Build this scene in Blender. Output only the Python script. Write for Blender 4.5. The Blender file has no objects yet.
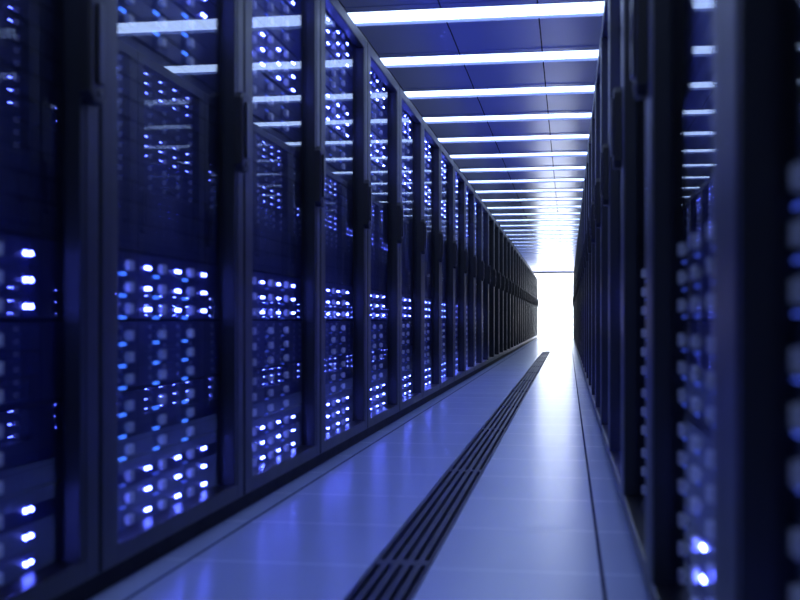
import bpy, bmesh, math
from mathutils import Vector, Matrix

C = bpy.context.scene.collection
sc = bpy.context.scene

# ------------------------------------------------------------------ layout (metres)
XL, XR = -1.14, 0.18          # front faces of the two rack rows
PITCH = 1.2                   # width of one rack
Y_FIRST = 1.32                # near edge of the first rack of the left row
N_LEFT = 34
ROW_END = Y_FIRST + N_LEFT * PITCH
RACK_H = 2.30
CEIL = 2.645
LIGHT_Y = 6.73                # near edge of the first ceiling light in the frame
LIGHT_W = 0.32
END_Y = 43.9
ROOM_X0, ROOM_X1, ROOM_Y0 = -2.35, 1.40, -1.6
GX0, GX1 = -0.548, -0.380     # floor grate
N_SERVED = 12                 # racks of the left row with their server units built in

# ------------------------------------------------------------------ materials
def mat(name, base, rough=0.5, metal=0.0, spec=0.5, emit=None, estr=0.0, coat=0.0):
    m = bpy.data.materials.new(name); m.use_nodes = True
    b = m.node_tree.nodes['Principled BSDF']
    b.inputs['Base Color'].default_value = (*base, 1)
    b.inputs['Roughness'].default_value = rough
    b.inputs['Metallic'].default_value = metal
    b.inputs['Specular IOR Level'].default_value = spec
    b.inputs['Coat Weight'].default_value = coat
    if emit:
        b.inputs['Emission Color'].default_value = (*emit, 1)
        b.inputs['Emission Strength'].default_value = estr
    return m

def rough_noise(m, lo, hi, scale):
    nt = m.node_tree; b = nt.nodes['Principled BSDF']
    tc = nt.nodes.new('ShaderNodeTexCoord'); n = nt.nodes.new('ShaderNodeTexNoise')
    n.inputs['Scale'].default_value = scale; n.inputs['Detail'].default_value = 3
    r = nt.nodes.new('ShaderNodeMapRange')
    r.inputs['To Min'].default_value = lo; r.inputs['To Max'].default_value = hi
    nt.links.new(tc.outputs['Object'], n.inputs['Vector'])
    nt.links.new(n.outputs['Fac'], r.inputs['Value'])
    nt.links.new(r.outputs['Result'], b.inputs['Roughness'])
    return m

def math_node(nt, op, a, b=None, c=None):
    n = nt.nodes.new('ShaderNodeMath'); n.operation = op
    for i, v in enumerate((a, b, c)):
        if v is None: continue
        if isinstance(v, (int, float)): n.inputs[i].default_value = v
        else: nt.links.new(v, n.inputs[i])
    return n.outputs[0]

def line_mask(nt, coord, positions=None, period=None, phase=0.0, half=0.003):
    """1 on the seams, 0 elsewhere"""
    if period:
        s = math_node(nt, 'ADD', coord, -phase + period * 1000.5)
        s = math_node(nt, 'MODULO', s, period)
        s = math_node(nt, 'SUBTRACT', s, period / 2)
        return math_node(nt, 'LESS_THAN', math_node(nt, 'ABSOLUTE', s), half)
    out = None
    for p in positions:
        d = math_node(nt, 'LESS_THAN', math_node(nt, 'ABSOLUTE', math_node(nt, 'SUBTRACT', coord, p)), half)
        out = d if out is None else math_node(nt, 'MAXIMUM', out, d)
    return out

def mixcol(nt, fac, a, b):
    m = nt.nodes.new('ShaderNodeMix'); m.data_type = 'RGBA'
    nt.links.new(fac, m.inputs['Factor'])
    for s, v in (('A', a), ('B', b)):
        sock = [i for i in m.inputs if i.name == s and i.type == 'RGBA'][0]
        if isinstance(v, tuple): sock.default_value = (*v, 1)
        else: nt.links.new(v, sock)
    return [o for o in m.outputs if o.type == 'RGBA'][0]

FLOOR_COL = (0.35, 0.41, 0.68)
def floor_material():
    m = mat('floor_tile', FLOOR_COL, 0.22, spec=0.5)
    nt = m.node_tree; b = nt.nodes['Principled BSDF']
    tc = nt.nodes.new('ShaderNodeTexCoord'); sx = nt.nodes.new('ShaderNodeSeparateXYZ')
    nt.links.new(tc.outputs['Object'], sx.inputs[0])
    X, Y = sx.outputs['X'], sx.outputs['Y']
    long_ = line_mask(nt, X, positions=(-1.077, 0.091), half=0.005)
    cross = line_mask(nt, Y, period=0.6, phase=2.98, half=0.003)
    n = nt.nodes.new('ShaderNodeTexNoise'); n.inputs['Scale'].default_value = 1.3
    n.inputs['Detail'].default_value = 4
    nt.links.new(tc.outputs['Object'], n.inputs['Vector'])
    c = mixcol(nt, n.outputs['Fac'], tuple(v * 0.93 for v in FLOOR_COL), tuple(v * 1.07 for v in FLOOR_COL))
    c = mixcol(nt, cross, c, (0.38, 0.44, 0.70))
    c = mixcol(nt, long_, c, (0.02, 0.025, 0.07))
    nt.links.new(c, b.inputs['Base Color'])
    r = math_node(nt, 'MULTIPLY_ADD', n.outputs['Fac'], 0.04, 0.235)
    r = math_node(nt, 'MAXIMUM', r, math_node(nt, 'MULTIPLY', cross, 0.40))
    nt.links.new(math_node(nt, 'MULTIPLY_ADD', long_, -0.5, 0.5), b.inputs['Specular IOR Level'])
    r = math_node(nt, 'MAXIMUM', r, math_node(nt, 'MULTIPLY', long_, 0.8))
    nt.links.new(r, b.inputs['Roughness'])
    return m

def ceiling_material():
    base = (0.56, 0.59, 0.88)
    m = mat('ceiling_panel', base, 0.25, spec=0.6)
    nt = m.node_tree; b = nt.nodes['Principled BSDF']
    tc = nt.nodes.new('ShaderNodeTexCoord'); sx = nt.nodes.new('ShaderNodeSeparateXYZ')
    nt.links.new(tc.outputs['Object'], sx.inputs[0])
    X = sx.outputs['X']
    seams = line_mask(nt, X, positions=(-1.985, -1.385, -0.785, -0.185, 0.415, 1.015), half=0.0045)
    c = mixcol(nt, seams, base, (0.012, 0.014, 0.03))
    nt.links.new(math_node(nt, 'MULTIPLY_ADD', seams, -0.6, 0.6), b.inputs['Specular IOR Level'])
    nt.links.new(c, b.inputs['Base Color'])
    return m

def glass_material():
    m = bpy.data.materials.new('door_glass'); m.use_nodes = True
    nt = m.node_tree; nt.nodes.clear()
    out = nt.nodes.new('ShaderNodeOutputMaterial')
    tr = nt.nodes.new('ShaderNodeBsdfTransparent'); tr.inputs[0].default_value = (0.93, 0.94, 0.98, 1)
    gl = nt.nodes.new('ShaderNodeBsdfAnisotropic'); gl.inputs['Roughness'].default_value = 0.0
    gl.inputs['Color'].default_value = (0.9, 0.94, 1, 1)
    ge = nt.nodes.new('ShaderNodeNewGeometry')          # Schlick reflectance, the same from either face
    dt = nt.nodes.new('ShaderNodeVectorMath'); dt.operation = 'DOT_PRODUCT'
    nt.links.new(ge.outputs['Normal'], dt.inputs[0]); nt.links.new(ge.outputs['Incoming'], dt.inputs[1])
    c = math_node(nt, 'SUBTRACT', 1.0, math_node(nt, 'ABSOLUTE', dt.outputs['Value']))
    fr = math_node(nt, 'MULTIPLY_ADD', math_node(nt, 'POWER', c, 5.0), 0.96, 0.03)
    fr = math_node(nt, 'MINIMUM', fr, 0.11)          # coated glass: never a full mirror
    mx = nt.nodes.new('ShaderNodeMixShader')
    nt.links.new(fr, mx.inputs[0]); nt.links.new(tr.outputs[0], mx.inputs[1])
    nt.links.new(gl.outputs[0], mx.inputs[2]); nt.links.new(mx.outputs[0], out.inputs[0])
    return m

M = dict(
    floor=floor_material(), ceiling=ceiling_material(), glass=glass_material(),
    trough=mat('trough_black', (0.01, 0.01, 0.015), 0.7),
    grate=rough_noise(mat('grate_metal', (0.016, 0.021, 0.08), 0.5, 0.0, 0.14), 0.40, 0.5, 9),
    wall=rough_noise(mat('wall_paint', (0.16, 0.18, 0.30), 0.6), 0.5, 0.7, 6),
    frame=rough_noise(mat('rack_frame_metal', (0.017, 0.0185, 0.025), 0.38, 0.0, 0.45), 0.34, 0.46, 14),
    body=rough_noise(mat('rack_body_paint', (0.012, 0.013, 0.018), 0.45), 0.38, 0.52, 10),
    inner=rough_noise(mat('rack_inner_panel', (0.014, 0.017, 0.06), 0.5), 0.38, 0.5, 12),
    handle=rough_noise(mat('handle_plastic', (0.012, 0.012, 0.016), 0.5), 0.42, 0.58, 30),
    lever=mat('lever_metal', (0.03, 0.032, 0.042), 0.3, 0.5),
    server=rough_noise(mat('server_face', (0.022, 0.026, 0.12), 0.42), 0.3, 0.45, 18),
    knob=rough_noise(mat('drive_handle_grey', (0.82, 0.81, 0.82), 0.5), 0.42, 0.6, 25),
    led_white=mat('led_lit', (0.2, 0.25, 0.9), 0.4, emit=(0.09, 0.125, 1.0), estr=125),
    led_off=mat('led_dark', (0.03, 0.035, 0.08), 0.3),
    dash_bright=mat('activity_lit', (0.05, 0.15, 0.8), 0.4, emit=(0.05, 0.19, 1.0), estr=4.0),
    dash_dim=mat('activity_faint', (0.05, 0.1, 0.5), 0.4, emit=(0.08, 0.15, 1.0), estr=0.9),
    diffuser=mat('light_diffuser', (0.8, 0.85, 0.95), 0.5, emit=(0.50, 0.66, 1.0), estr=4.4),
    light_trim=mat('light_trim', (0.42, 0.45, 0.76), 0.30),
    light_well=mat('light_well_white', (0.22, 0.27, 0.55), 0.5),
    pane=mat('backlit_glass', (0.8, 0.85, 0.9), 0.2, emit=(0.86, 0.93, 1.0), estr=8.0),
    window_frame=mat('window_frame_metal', (0.04, 0.045, 0.055), 0.5),
    sill=mat('sill_black_gloss', (0.006, 0.006, 0.010), 0.32, 0.0, 0.3),
    plinth=rough_noise(mat('plinth_paint', (0.006, 0.006, 0.009), 0.6, 0.0, 0.2), 0.55, 0.7, 12),
)

# ------------------------------------------------------------------ mesh helpers
class MB:
    """collects shapes with material slots and links them as one mesh object"""
    def __init__(s): s.bm = bmesh.new(); s.mats = []
    def slot(s, m):
        if m not in s.mats: s.mats.append(m)
        return s.mats.index(m)
    def box(s, x0, x1, y0, y1, z0, z1, m, bevel=0.0, skip=()):
        i = s.slot(m)
        if bevel > 0:
            t = bmesh.new()
            bmesh.ops.create_cube(t, size=1.0)
            for v in t.verts:
                v.co = Vector(((x0 + x1) / 2 + v.co.x * (x1 - x0), (y0 + y1) / 2 + v.co.y * (y1 - y0), (z0 + z1) / 2 + v.co.z * (z1 - z0)))
            bmesh.ops.bevel(t, geom=list(t.edges), offset=bevel, segments=2, profile=0.6, affect='EDGES')
            vm = {v: s.bm.verts.new(v.co) for v in t.verts}
            for f in t.faces:
                nf = s.bm.faces.new([vm[v] for v in f.verts]); nf.material_index = i
            t.free(); return
        v = [s.bm.verts.new(p) for p in ((x0,y0,z0),(x1,y0,z0),(x1,y1,z0),(x0,y1,z0),(x0,y0,z1),(x1,y0,z1),(x1,y1,z1),(x0,y1,z1))]
        for k, q in (('-z',(0,3,2,1)),('+z',(4,5,6,7)),('-y',(0,1,5,4)),('+x',(1,2,6,5)),('+y',(2,3,7,6)),('-x',(3,0,4,7))):
            if k in skip: continue
            f = s.bm.faces.new([v[j] for j in q]); f.material_index = i
    def prism_x(s, pts, x0, x1, m, inset=0.0):
        """outline in (y,z) extruded along x, the +x face drawn in by inset (a chamfer)"""
        i = s.slot(m)
        cy = sum(p[0] for p in pts) / len(pts); cz = sum(p[1] for p in pts) / len(pts)
        a = [s.bm.verts.new((x0, y, z)) for y, z in pts]
        b = [s.bm.verts.new((x1 - inset, y, z)) for y, z in pts]
        def pull(y, z):
            dy, dz = y - cy, z - cz
            return (y - math.copysign(min(inset, abs(dy)), dy), z - math.copysign(min(inset, abs(dz)), dz))
        c = [s.bm.verts.new((x1, *pull(y, z))) for y, z in pts] if inset else b
        n = len(pts)
        for r0, r1 in ((a, b), (b, c)):
            if r0 is r1: continue
            for k in range(n):
                s.bm.faces.new((r0[k], r0[(k+1) % n], r1[(k+1) % n], r1[k])).material_index = i
        s.bm.faces.new(c).material_index = i
        s.bm.faces.new(list(reversed(a))).material_index = i
    def dome_x(s, x, y, z, r, depth, m, n=10):
        """a small round lens standing out along +x"""
        i = s.slot(m)
        rings = []
        for rr, xx in ((1.0, 0.0), (0.92, 0.55), (0.6, 0.9)):
            rings.append([s.bm.verts.new((x + xx * depth, y + r * rr * math.cos(2*math.pi*k/n), z + r * rr * math.sin(2*math.pi*k/n))) for k in range(n)])
        tip = s.bm.verts.new((x + depth, y, z))
        for r0, r1 in zip(rings, rings[1:]):
            for k in range(n):
                s.bm.faces.new((r0[k], r0[(k+1) % n], r1[(k+1) % n], r1[k])).material_index = i
        for k in range(n):
            s.bm.faces.new((rings[-1][k], rings[-1][(k+1) % n], tip)).material_index = i
    def mesh(s, name):
        me = bpy.data.meshes.new(name)
        bmesh.ops.recalc_face_normals(s.bm, faces=s.bm.faces[:]) if False else None
        s.bm.to_mesh(me); s.bm.free()
        for m in s.mats: me.materials.append(m)
        return me
    def build(s, name, parent=None):
        o = bpy.data.objects.new(name, s.mesh(name)); C.objects.link(o); o.parent = parent
        return o

def link(name, me, parent=None, loc=(0, 0, 0)):
    o = bpy.data.objects.new(name, me); C.objects.link(o); o.parent = parent; o.location = loc
    return o

def tag(o, label, cat, group=None):
    o['label'] = label; o['category'] = cat
    if group: o['group'] = group
    return o

def structure(o): o['kind'] = 'structure'; return o

kids = {}
def adopt(p, c): kids.setdefault(p.name, []).append(c); return c
def copy_tree(o, parent=None):
    c = o.copy(); C.objects.link(c)
    if parent is not None: c.parent = parent; adopt(parent, c)
    for ch in list(kids.get(o.name, [])): copy_tree(ch, c)
    return c
def part(name, me, parent, loc=(0, 0, 0)): return adopt(parent, link(name, me, parent, loc))

ORD = ['first','second','third','fourth','fifth','sixth','seventh','eighth','ninth','tenth','eleventh','twelfth','thirteenth',
       'fourteenth','fifteenth','sixteenth','seventeenth','eighteenth','nineteenth']
TENS = {20: ('twenty', 'twentieth'), 30: ('thirty', 'thirtieth'), 40: ('forty', 'fortieth')}
def ordinal(n):
    if n < 20: return ORD[n - 1]
    t = n // 10 * 10
    return TENS[t][1] if n == t else TENS[t][0] + '-' + ORD[n - t - 1]

# ------------------------------------------------------------------ setting
b = MB()
b.box(ROOM_X0, GX0, ROOM_Y0, END_Y, -0.10, 0.0, M['floor'])
b.box(GX1, ROOM_X1, ROOM_Y0, END_Y, -0.10, 0.0, M['floor'])
GRATE_END = 3.04 + 1.9 * 11         # the grates stop before the far end of the aisle
b.box(GX0, GX1, ROOM_Y0, GRATE_END, -0.10, -0.06, M['trough'])
b.box(GX0, GX1, GRATE_END, END_Y, -0.10, 0.0, M['floor'])
structure(b.build('floor'))

k0 = -6
light_starts = [LIGHT_Y + PITCH * k for k in range(k0, 31)]
b = MB(); y = ROOM_Y0
for ys in light_starts + [END_Y]:
    b.box(ROOM_X0, ROOM_X1, y, min(ys, END_Y), CEIL, CEIL + 0.08, M['ceiling'])
    y = ys + LIGHT_W
structure(b.build('ceiling'))

b = MB(); b.box(ROOM_X0 - 0.1, ROOM_X0, ROOM_Y0, END_Y, -0.1, CEIL + 0.08, M['wall']); structure(b.build('wall_left'))
b = MB(); b.box(ROOM_X1, ROOM_X1 + 0.1, ROOM_Y0, END_Y, -0.1, CEIL + 0.08, M['wall']); structure(b.build('wall_right'))
b = MB(); b.box(ROOM_X0, ROOM_X1, ROOM_Y0 - 0.1, ROOM_Y0, -0.1, CEIL + 0.08, M['wall']); structure(b.build('wall_back'))
WX0, WX1 = -1.75, 0.80
b = MB()
b.box(ROOM_X0, WX0, END_Y, END_Y + 0.12, -0.1, CEIL + 0.08, M['wall'])
b.box(WX1, ROOM_X1, END_Y, END_Y + 0.12, -0.1, CEIL + 0.08, M['wall'])
b.box(WX0, WX1, END_Y, END_Y + 0.12, CEIL, CEIL + 0.08, M['wall'])
b.box(WX0, WX1, END_Y, END_Y + 0.12, -0.1, 0.0, M['wall'])
structure(b.build('wall_end'))
b = MB()
b.box(WX0, WX1, END_Y - 0.02, END_Y + 0.10, CEIL - 0.085, CEIL, M['window_frame'])
b.box(WX0, WX0 + 0.05, END_Y - 0.02, END_Y + 0.10, 0.0, CEIL - 0.085, M['window_frame'])
b.box(WX1 - 0.05, WX1, END_Y - 0.02, END_Y + 0.10, 0.0, CEIL - 0.085, M['window_frame'])
w = structure(b.build('window_1'))
b = MB(); b.box(WX0 + 0.05, WX1 - 0.05, END_Y + 0.03, END_Y + 0.05, 0.0, CEIL - 0.085, M['pane'])
b.build('window_pane', w)

# ------------------------------------------------------------------ ceiling lights
LX0, LX1 = -2.1, 1.2
def make_light():
    h = MB(); W = LIGHT_W; D = 0.016
    h.box(LX0, LX1, 0.0, W, CEIL + 0.03, CEIL + 0.05, M['light_well'])           # top of the tray
    h.box(LX0, LX1, 0.0, 0.004, CEIL, CEIL + 0.03, M['light_well'])
    h.box(LX0, LX1, W - 0.004, W, CEIL, CEIL + 0.03, M['light_well'])
    h.box(LX0, LX0 + 0.004, 0.004, W - 0.004, CEIL, CEIL + 0.03, M['light_well'])
    h.box(LX1 - 0.004, LX1, 0.004, W - 0.004, CEIL, CEIL + 0.03, M['light_well'])
    t = MB()
    t.box(LX0 - 0.02, LX1 + 0.02, -0.11, 0.0, CEIL - 0.004, CEIL, M['ceiling'], 0.0015)
    t.box(LX0 - 0.02, LX1 + 0.02, W, W + 0.15, CEIL - 0.004, CEIL, M['ceiling'], 0.0015)
    d = MB(); d.box(LX0 + 0.005, LX1 - 0.005, 0.005, W - 0.005, CEIL + D, CEIL + D + 0.008, M['diffuser'])
    root = bpy.data.objects.new('ceiling_light', None); C.objects.link(root)
    part('housing', h.mesh('housing'), root); part('trim', t.mesh('trim'), root)
    part('diffuser', d.mesh('diffuser'), root)
    return root
light = make_light()
for i, ys in enumerate(light_starts):
    o = light if i == 0 else copy_tree(light)
    o.location = (0, ys, 0)
    k = i + k0
    if k >= 0:
        lab = 'long white recessed ceiling light strip across the aisle, %s from the camera' % ordinal(k + 1)
    else:
        lab = 'recessed white ceiling light strip above the photo\'s top edge, %s from the nearest shown' % ordinal(-k)
    tag(o, lab, 'ceiling light', 'recessed light strips across the ceiling')

# ------------------------------------------------------------------ floor grates
GL = 1.9
def make_grate():
    g = MB(); W = GX1 - GX0; e = 0.004; n = 5; slot = 0.0135
    bar = (W - 2 * e - n * slot) / n
    y0, y1 = 0.0015, GL - 0.0015
    g.box(e, W - e, y0, y0 + 0.028, -0.03, 0.0, M['grate'])
    g.box(e, W - e, y1 - 0.028, y1, -0.03, 0.0, M['grate'])
    x = e
    for k in range(n + 1):
        bw = bar / 2 if k in (0, n) else bar
        g.box(x, x + bw, y0 + 0.028, y1 - 0.028, -0.03, 0.0, M['grate'])
        x += bw + slot
    for cy in (y0 + 0.1, y1 - 0.1):                        # feet that stand in the trough
        g.box(e + 0.01, W - e - 0.01, cy, cy + 0.02, -0.06, -0.03, M['grate'])
    return g.build('floor_grate')
grate = make_grate(); n = 0
gy = 3.04 - 2 * GL
gi = -1
while gy + GL < GRATE_END + 0.01:
    o = grate if n == 0 else copy_tree(grate)
    o.location = (GX0, gy, 0)
    lab = ('slotted dark metal floor grate in the pale tiled aisle, %s section from the camera' % ordinal(gi + 1)) if gi >= 0 else \
        'slotted dark metal floor grate beneath the camera, before the nearest section shown'
    tag(o, lab, 'floor grate', 'slotted grates set in the floor')
    n += 1; gi += 1; gy += GL

# ------------------------------------------------------------------ rack (front faces +x at x = 0, y 0..PITCH)
S0, S1 = 0.007, 0.112          # stile at y = 0
S1F = 0.105                    # stile at y = PITCH
ZB, ZG0, ZG1 = 0.06, 0.115, 2.235
GXP = -0.035                   # glass plane
SX = -0.080                    # server face plane
def make_rack():
    P = PITCH
    root = bpy.data.objects.new('server_rack', None); C.objects.link(root)
    c = MB()                                                # cabinet shell
    D = -1.0
    c.box(D, -0.012, 0.004, 0.030, ZB, RACK_H, M['body'])
    c.box(D, -0.012, P - 0.030, P - 0.004, ZB, RACK_H, M['body'])
    c.box(D, -0.012, 0.030, P - 0.030, RACK_H - 0.03, RACK_H, M['body'])
    c.box(D, -0.05, 0.030, P - 0.030, ZB, ZB + 0.03, M['body'])
    c.box(D, D + 0.02, 0.030, P - 0.030, ZB + 0.03, RACK_H - 0.03, M['body'])
    part('cabinet', c.mesh('cabinet'), root)
    p = MB()
    p.box(D + 0.05, -0.028, 0.0, P, 0.0, ZB, M['plinth'])
    part('plinth', p.mesh('plinth'), root)
    q = MB()                                                # blanking panels behind the glass
    q.box(SX - 0.012, SX, 0.032, P - 0.032, 0.886, 1.490, M['inner'])
    for k in range(10):
        z = 0.91 + k * 0.0575
        q.box(SX, SX + 0.0035, 0.05, P - 0.05, z, z + 0.046, M['inner'], 0.0015)
    part('blanking_panel', q.mesh('blanking_panel'), root)
    f = MB(); fr = M['frame']; bv = 0.006                     # door frame with stepped stiles
    for y0, y1, ys0, ys1 in ((S0, S1 - 0.022, S1 - 0.026, S1), (P - S1F + 0.022, P - S0, P - S1F, P - S1F + 0.026)):
        f.box(-0.045, 0.0, y0, y1, ZB + 0.004, RACK_H - 0.002, fr, bv)
        f.box(-0.045, -0.0025, ys0, ys1, ZG0 - 0.02, ZG1 + 0.01, fr, 0.003)
    f.box(-0.045, -0.0005, S1 - 0.03, P - S1F + 0.03, ZG1, RACK_H - 0.002, fr, bv)
    f.box(-0.045, -0.0005, S1 - 0.03, P - S1F + 0.03, ZB + 0.004, ZG0, fr, 0.004)
    f.box(-0.070, -0.004, S1 - 0.02, P - S1F + 0.02, ZG0 - 0.012, ZG0 + 0.001, M['sill'], 0.0005)
    d = part('door_frame', f.mesh('door_frame'), root)
    g = MB(); g.box(GXP - 0.003, GXP, S1 - 0.004, P - S1F + 0.004, ZG0, ZG1 + 0.004, M['glass'])
    part('glass_pane', g.mesh('glass_pane'), d)
    h = MB()                                                # swing handle at the far stile
    a, e = P - 0.112, P - 0.014; z0, z1, k = 1.21, 1.485, 0.022
    h.prism_x([(a + k, z0), (e - k, z0), (e, z0 + k), (e, z1 - k), (e - k, z1), (a + k, z1), (a, z1 - k), (a, z0 + k)], -0.004, 0.026, M['handle'], 0.005)
    h.box(0.026, 0.034, a + 0.032, e - 0.032, z0 + 0.045, z1 - 0.035, M['lever'], 0.003)
    h.dome_x(0.026, (a + e) / 2, z0 + 0.025, 0.011, 0.004, M['lever'], 14)
    part('door_handle', h.mesh('door_handle'), d)
    return root

# ------------------------------------------------------------------ server units
ROWP = 0.0605
KNOB = [0.12 + 0.2455 * k for k in range(4)]
def server_meshes(side):
    """side: 'left' or 'right' row; only the lamp column sits differently beside the drive handles"""
    sh = 0.124 if side == 'left' else 0.036
    lights = [y + sh for y in KNOB]
    return lights
def chassis_mesh():
    m = MB()
    top = 0.041; bot = -2 * ROWP - 0.028
    m.box(-0.70, 0.0, 0.034, PITCH - 0.034, bot, top - 0.001, M['server'])
    for r in range(3):
        z = -ROWP * r
        for k in range(4):
            y0 = KNOB[k] - 0.072
            m.box(0.0, 0.004, y0, y0 + 0.240, z - 0.027, z + 0.027, M['server'], 0.002)
    return m.mesh('chassis')
def knob_mesh():
    m = MB(); m.box(0.004, 0.011, -0.006, 0.006, -0.006, 0.006, M['knob'])
    m.box(0.010, 0.024, -0.0165, 0.0165, -0.0135, 0.0135, M['knob'], 0.0025)
    return m.mesh('drive_handle')
def lamp_mesh(name, ma):
    m = MB()
    for dy in (-0.0125, 0.0125): m.dome_x(0.004, dy, 0, 0.0038, 0.005, ma)
    return m.mesh(name)
def dash_mesh(name, ma):
    m = MB(); m.box(0.004, 0.008, -0.020, 0.020, -0.002, 0.002, ma, 0.0008)
    return m.mesh(name)
ME = dict(chassis=chassis_mesh(), knob=knob_mesh(), lamp_on=lamp_mesh('lit_lamp', M['led_white']), lamp_off=lamp_mesh('dark_lamp', M['led_off']),
          dash_b=dash_mesh('activity_light', M['dash_bright']), dash_d=dash_mesh('activity_light_faint', M['dash_dim']))

def merged(parts):
    """one mesh out of (mesh, offset) pairs, for far copies too small to show parts"""
    bm = bmesh.new(); mats = []
    for me, off in parts:
        n0 = len(bm.verts); f0 = len(bm.faces)
        bm.from_mesh(me); bm.verts.ensure_lookup_table(); bm.faces.ensure_lookup_table()
        for v in bm.verts[n0:]: v.co += Vector(off)
        remap = []
        for m in me.materials:
            if m not in mats: mats.append(m)
            remap.append(mats.index(m))
        for f in bm.faces[f0:]: f.material_index = remap[f.material_index]
    out = bpy.data.meshes.new('server_unit'); bm.to_mesh(out); bm.free()
    for m in mats: out.materials.append(m)
    return out

cache = {}
def server(side, lit, dash, upper, detailed):
    key = (side, lit, dash, upper, detailed)
    if key in cache: return copy_tree(cache[key])
    lights = server_meshes(side)
    dz = 0.022 if upper else -0.024
    if detailed:
        root = bpy.data.objects.new('server_unit', None); C.objects.link(root)
        add = lambda name, me, loc: part(name, me, root, loc)
    else:
        lst = []; add = lambda name, me, loc: lst.append((me, loc))
    add('chassis', ME['chassis'], (0, 0, 0))
    for r in range(3):
        z = -ROWP * r
        for k in range(4):
            add('drive_handle', ME['knob'], (0, KNOB[k] - (0.036 if side == 'left' else 0.0), z))
            if lit: add('status_light', ME['lamp_off' if side == 'right' and detailed and k == 0 else 'lamp_on'], (0, lights[k], z))
            add('activity_light', ME['dash_b' if dash else 'dash_d'], (0, KNOB[k] - 0.06, z + dz))
    if not detailed:
        root = link('server_unit', merged(lst))
    cache[key] = root
    return root

ROWS_UP = [2.229 - 0.195 * j for j in range(4)]
ROWS_LOW = [0.842 - 0.195 * j for j in range(4)]
LIT_UP, LIT_LOW = (0, 2), (0, 3)
NAMES_UP = ['topmost unit', 'second unit down', 'third unit down', 'lowest unit']

rack = make_rack(); first = True
def place_rack(side, y0, k, where):
    """k counts the racks of that row as the photo shows them, from the camera"""
    global first
    r = rack if first else copy_tree(rack); first = False
    if side == 'left': r.location = (XL, y0, 0); r.rotation_euler = (0, 0, 0)
    else: r.location = (XR, y0 + PITCH, 0); r.rotation_euler = (0, 0, math.pi)
    tag(r, 'tall black server rack with glass door, %s in the %s row' % (where, side), 'server rack', 'glass-door server racks of the %s row' % side)
def place_servers(side, y0, k, where):
    for blk, rows, lit in (('upper', ROWS_UP, LIT_UP), ('lower', ROWS_LOW, LIT_LOW)):
        for j, z in enumerate(rows):
            on = j in lit
            if side == 'right' and k <= 3 and not (k <= 2 and (blk, j) == ('lower', 3)): on = False     # dark in the photo
            dash = side == 'left' and ((k <= 2 and not (blk == 'upper' and j < 3)) )
            if dash and k <= 2 and blk == 'lower' and j == 3: dash = False
            s = server(side, on, dash, blk == 'upper', (side == 'left' and k <= 5) or (side == 'right' and k <= 2))
            if side == 'left': s.location = (XL + SX, y0, z); s.rotation_euler = (0, 0, 0)
            else: s.location = (XR - SX, y0 + PITCH, z); s.rotation_euler = (0, 0, math.pi)
            lab = '%s unit, %s of %s block, %s rack of %s row' % ('blue-lit server' if on else 'dim server', NAMES_UP[j].replace(' unit', ''), blk, where, side)
            tag(s, lab, 'server', 'server units in the %s racks' % side)
def nth(k, n):
    return 'farthest' if k == n else ('nearest' if k == 1 else ordinal(k) + ' nearest')
for k in range(1, N_LEFT + 1):
    y0 = Y_FIRST + (k - 1) * PITCH
    place_rack('left', y0, k, nth(k, N_LEFT))
    if k <= N_SERVED: place_servers('left', y0, k, nth(k, N_LEFT))
for k in range(1, N_LEFT + 2):
    y0 = Y_FIRST + (k - 2) * PITCH
    place_rack('right', y0, k, nth(k, N_LEFT + 1))
    if k <= N_SERVED + 1: place_servers('right', y0, k, nth(k, N_LEFT + 1))

# ------------------------------------------------------------------ world, camera
w = bpy.data.worlds.new('World'); sc.world = w; w.use_nodes = True
w.node_tree.nodes['Background'].inputs[0].default_value = (0.02, 0.03, 0.12, 1)
w.node_tree.nodes['Background'].inputs[1].default_value = 0.2

cam = bpy.data.cameras.new('Camera'); co = bpy.data.objects.new('Camera', cam); C.objects.link(co)
f_px = 1080.0
cam.sensor_width = 36; cam.lens = f_px * 36 / 800
cam.shift_y = 20 / 800
co.location = (0, 0, 0.69)
co.rotation_euler = (math.radians(90), 0, math.atan(168 / f_px))
cam.clip_start = 0.02; cam.clip_end = 200
cam.dof.use_dof = True; cam.dof.focus_distance = 11.0; cam.dof.aperture_fstop = 2.7
sc.camera = co

vs = sc.view_settings
sc.display_settings.display_device = 'sRGB'
vs.view_transform = 'Standard'; vs.look = 'None'; vs.exposure = 0.0; vs.gamma = 1.0; vs.use_curve_mapping = False
cy = sc.cycles
cy.use_denoising = True
cy.max_bounces = 10; cy.diffuse_bounces = 4; cy.glossy_bounces = 5; cy.transparent_max_bounces = 16
cy.sample_clamp_indirect = 8
cy.use_light_tree = True
